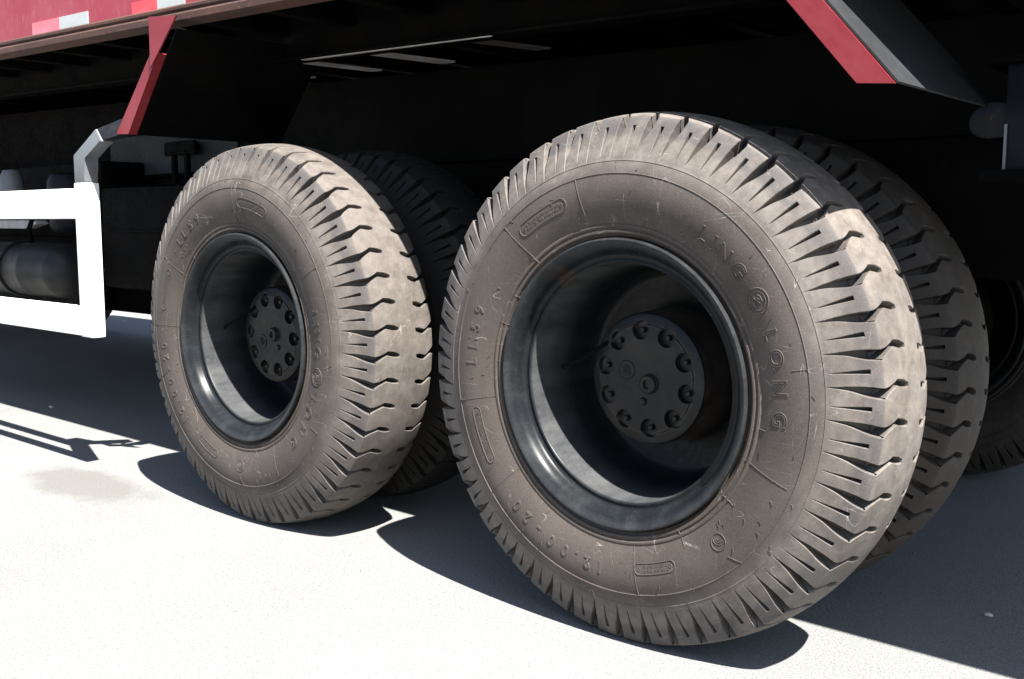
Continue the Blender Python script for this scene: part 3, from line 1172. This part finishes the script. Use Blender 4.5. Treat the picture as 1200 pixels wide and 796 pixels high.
mb.box((-3.03, .475, Hz(.29)), (-2.35, .80, Hz(.302)), .003)
obj('box_lid', mb, M['black'], bb)
# brake line bracket seen under the front fender
mb = MB()
mb.box((-2.90, .72, Hz(.615)), (-2.66, .74, Hz(.675)), .01)
mb.box((-2.84, .72, Hz(.44)), (-2.82, .74, Hz(.63)))
mb.box((-2.74, .72, Hz(.44)), (-2.72, .74, Hz(.63)))
obj('hose_bracket', mb, M['black'], truck)
mb = MB()
mb.box((-3.45, .770, Hz(.545)), (-2.42, .776, Hz(.72)))
obj('cover_plate', mb, M['panel'], truck)
# far side of the truck: fuel tank, boxes, fender panels
mb = MB()
mb.box((-5.9, 1.80, Hz(-.02)), (-2.55, 2.42, Hz(.60)), .06)
obj('fuel_tank', mb, M['panel'], truck)
mb = MB()
mb.box((-9.2, 2.44, .165), (-3.0, 2.47, .56), .01)
obj('side_skirt', mb, M['black'], truck)
for xa in (-2.05, -.30, .34):
    mb = MB()
    mb.prism([(xa, 1.85, Hz(.42)), (xa + .04, 1.85, Hz(.95)), (xa + .04, 2.45, Hz(.95)), (xa, 2.45, Hz(.42))], (.005, 0, 0))
    obj('mud_flap', mb, M['black'], truck)
mb = MB()
mb.box((-2.3, 2.40, Hz(.60)), (.9, 2.42, Hz(.93)))
obj('fender_panel', mb, M['panel'], truck)

# ---- rear end: hinge plate with a rounded lug and the cross tube ------
RY = .45
mb = MB()
mb.box((.597, RY, Hz(.432)), (1.10, RY + .16, Hz(.634)), .004)
tail = obj('tail_beam', mb, M['blue'], truck)
for za, zb in ((.4315, .412), (.6345, .648)):
    mb = MB()
    mb.box((.560 if za < .5 else .555, RY - .03, Hz(min(za, zb))), (1.12, RY + .20, Hz(max(za, zb))), .003)
    obj('beam_flange', mb, M['black'], tail)
mb = MB()
lug = [(.5985, .497), (.5985, .562), (.58, .567), (.562, .567), (.547, .562), (.534, .553), (.526, .541), (.5225, .528), (.525, .514), (.533, .504), (.545, .498), (.560, .495)]
mb.prism([(x, RY + .02, Hz(z)) for x, z in lug], (0, .08, 0), .006)
obj('hinge_lug', mb, M['blue'], tail)
mb = MB()
mb.box((.598, RY - .005, Hz(.4335)), (.603, RY - .001, Hz(.520)))
obj('lit_edge_strip', mb, M['grey_steel'], tail)  # light strip painting the lit front edge of the beam
mb = MB()
mb.box((.90, .70, Hz(.20)), (.98, 1.83, Hz(.53)))
obj('rear_crossmember', mb, M['black'], truck)

# ---- cab and front axle, out of view, added to cut light under the truck ------------------------
mb = MB()
mb.prism([(-6.35, .04, .62), (-6.35, .04, 2.95), (-7.75, .04, 2.95), (-8.20, .04, 1.75), (-8.25, .04, .62)], (0, 2 * YM - .08, 0), .05)
cab = obj('cab', mb, M['body'], truck)
mb = MB()
mb.prism([(-7.80, .16, 2.84), (-8.16, .16, 1.86), (-8.16, 2 * YM - .16, 1.86), (-7.80, 2 * YM - .16, 2.84)], (-.012, 0, .006))
obj('windscreen', mb, M['tank'], cab)
mb = MB()
mb.box((-8.34, .05, .38), (-8.20, 2 * YM - .05, .80), .03)
obj('bumper', mb, M['white'], truck)
for y, t in ((0, 0), (2 * YM, math.pi)):
    place_wheel(-7.2, y, t, tyre_me=inner_me)

# ------------------------------------------------------------------ loose stones
def stone(x, y, r, seed, label):
    rr = random.Random(seed)
    bm = bmesh.new()
    bmesh.ops.create_icosphere(bm, subdivisions=2, radius=1)
    for v in bm.verts:
        k = 1 + rr.uniform(-.14, .14)
        v.co = Vector((v.co.x * r * 1.25 * k, v.co.y * r * .8 * k, v.co.z * r * .45 * k))
    me = bpy.data.meshes.new('pebble')
    bm.to_mesh(me)
    bm.free()
    finish(me, 50)
    o = link('pebble', me, M['pebble'], None, (x, y, r * .36))
    o['label'] = label
    o['category'] = 'stone'
    return o


stone(.555, .676, .0085, 1, 'pale flat pebble on the shaded ground right of the near tyre')
stone(-3.613, .50, .012, 2, 'small light stone in the shade behind the white side guard')

# grit scattered over the ground: one mass
rr = random.Random(21)
gv = MB()
for k in range(420):
    x, y = rr.uniform(-4.2, 1.6), rr.uniform(-1.0, 1.4)
    r = rr.uniform(.0012, .0032) * (1.6 if rr.random() < .06 else 1)
    a0 = rr.uniform(0, 6.28)
    ring = [(x + r * rr.uniform(.7, 1.2) * math.cos(a0 + a), y + r * rr.uniform(.7, 1.2) * math.sin(a0 + a)) for a in (0, 1.25, 2.5, 3.75, 5.0)]
    h = r * rr.uniform(.6, 1.1)
    gv.add([(px, py, -.0005) for px, py in ring] + [(x + (px - x) * .6, y + (py - y) * .6, h) for px, py in ring],
           [(i, (i + 1) % 5, 5 + (i + 1) % 5, 5 + i) for i in range(5)] + [(5, 6, 7, 8, 9)])
M['grit'] = m_paint('grey_grit', (.10, .095, .088), (.20, .19, .175), .85, (.06, .055, .05), .4)
go = obj('loose_grit', gv, M['grit'], None, (0, 0, 0), None, 0, 'stuff')
go['label'] = 'fine grey grit scattered thinly over the pale ground'
go['category'] = 'grit'
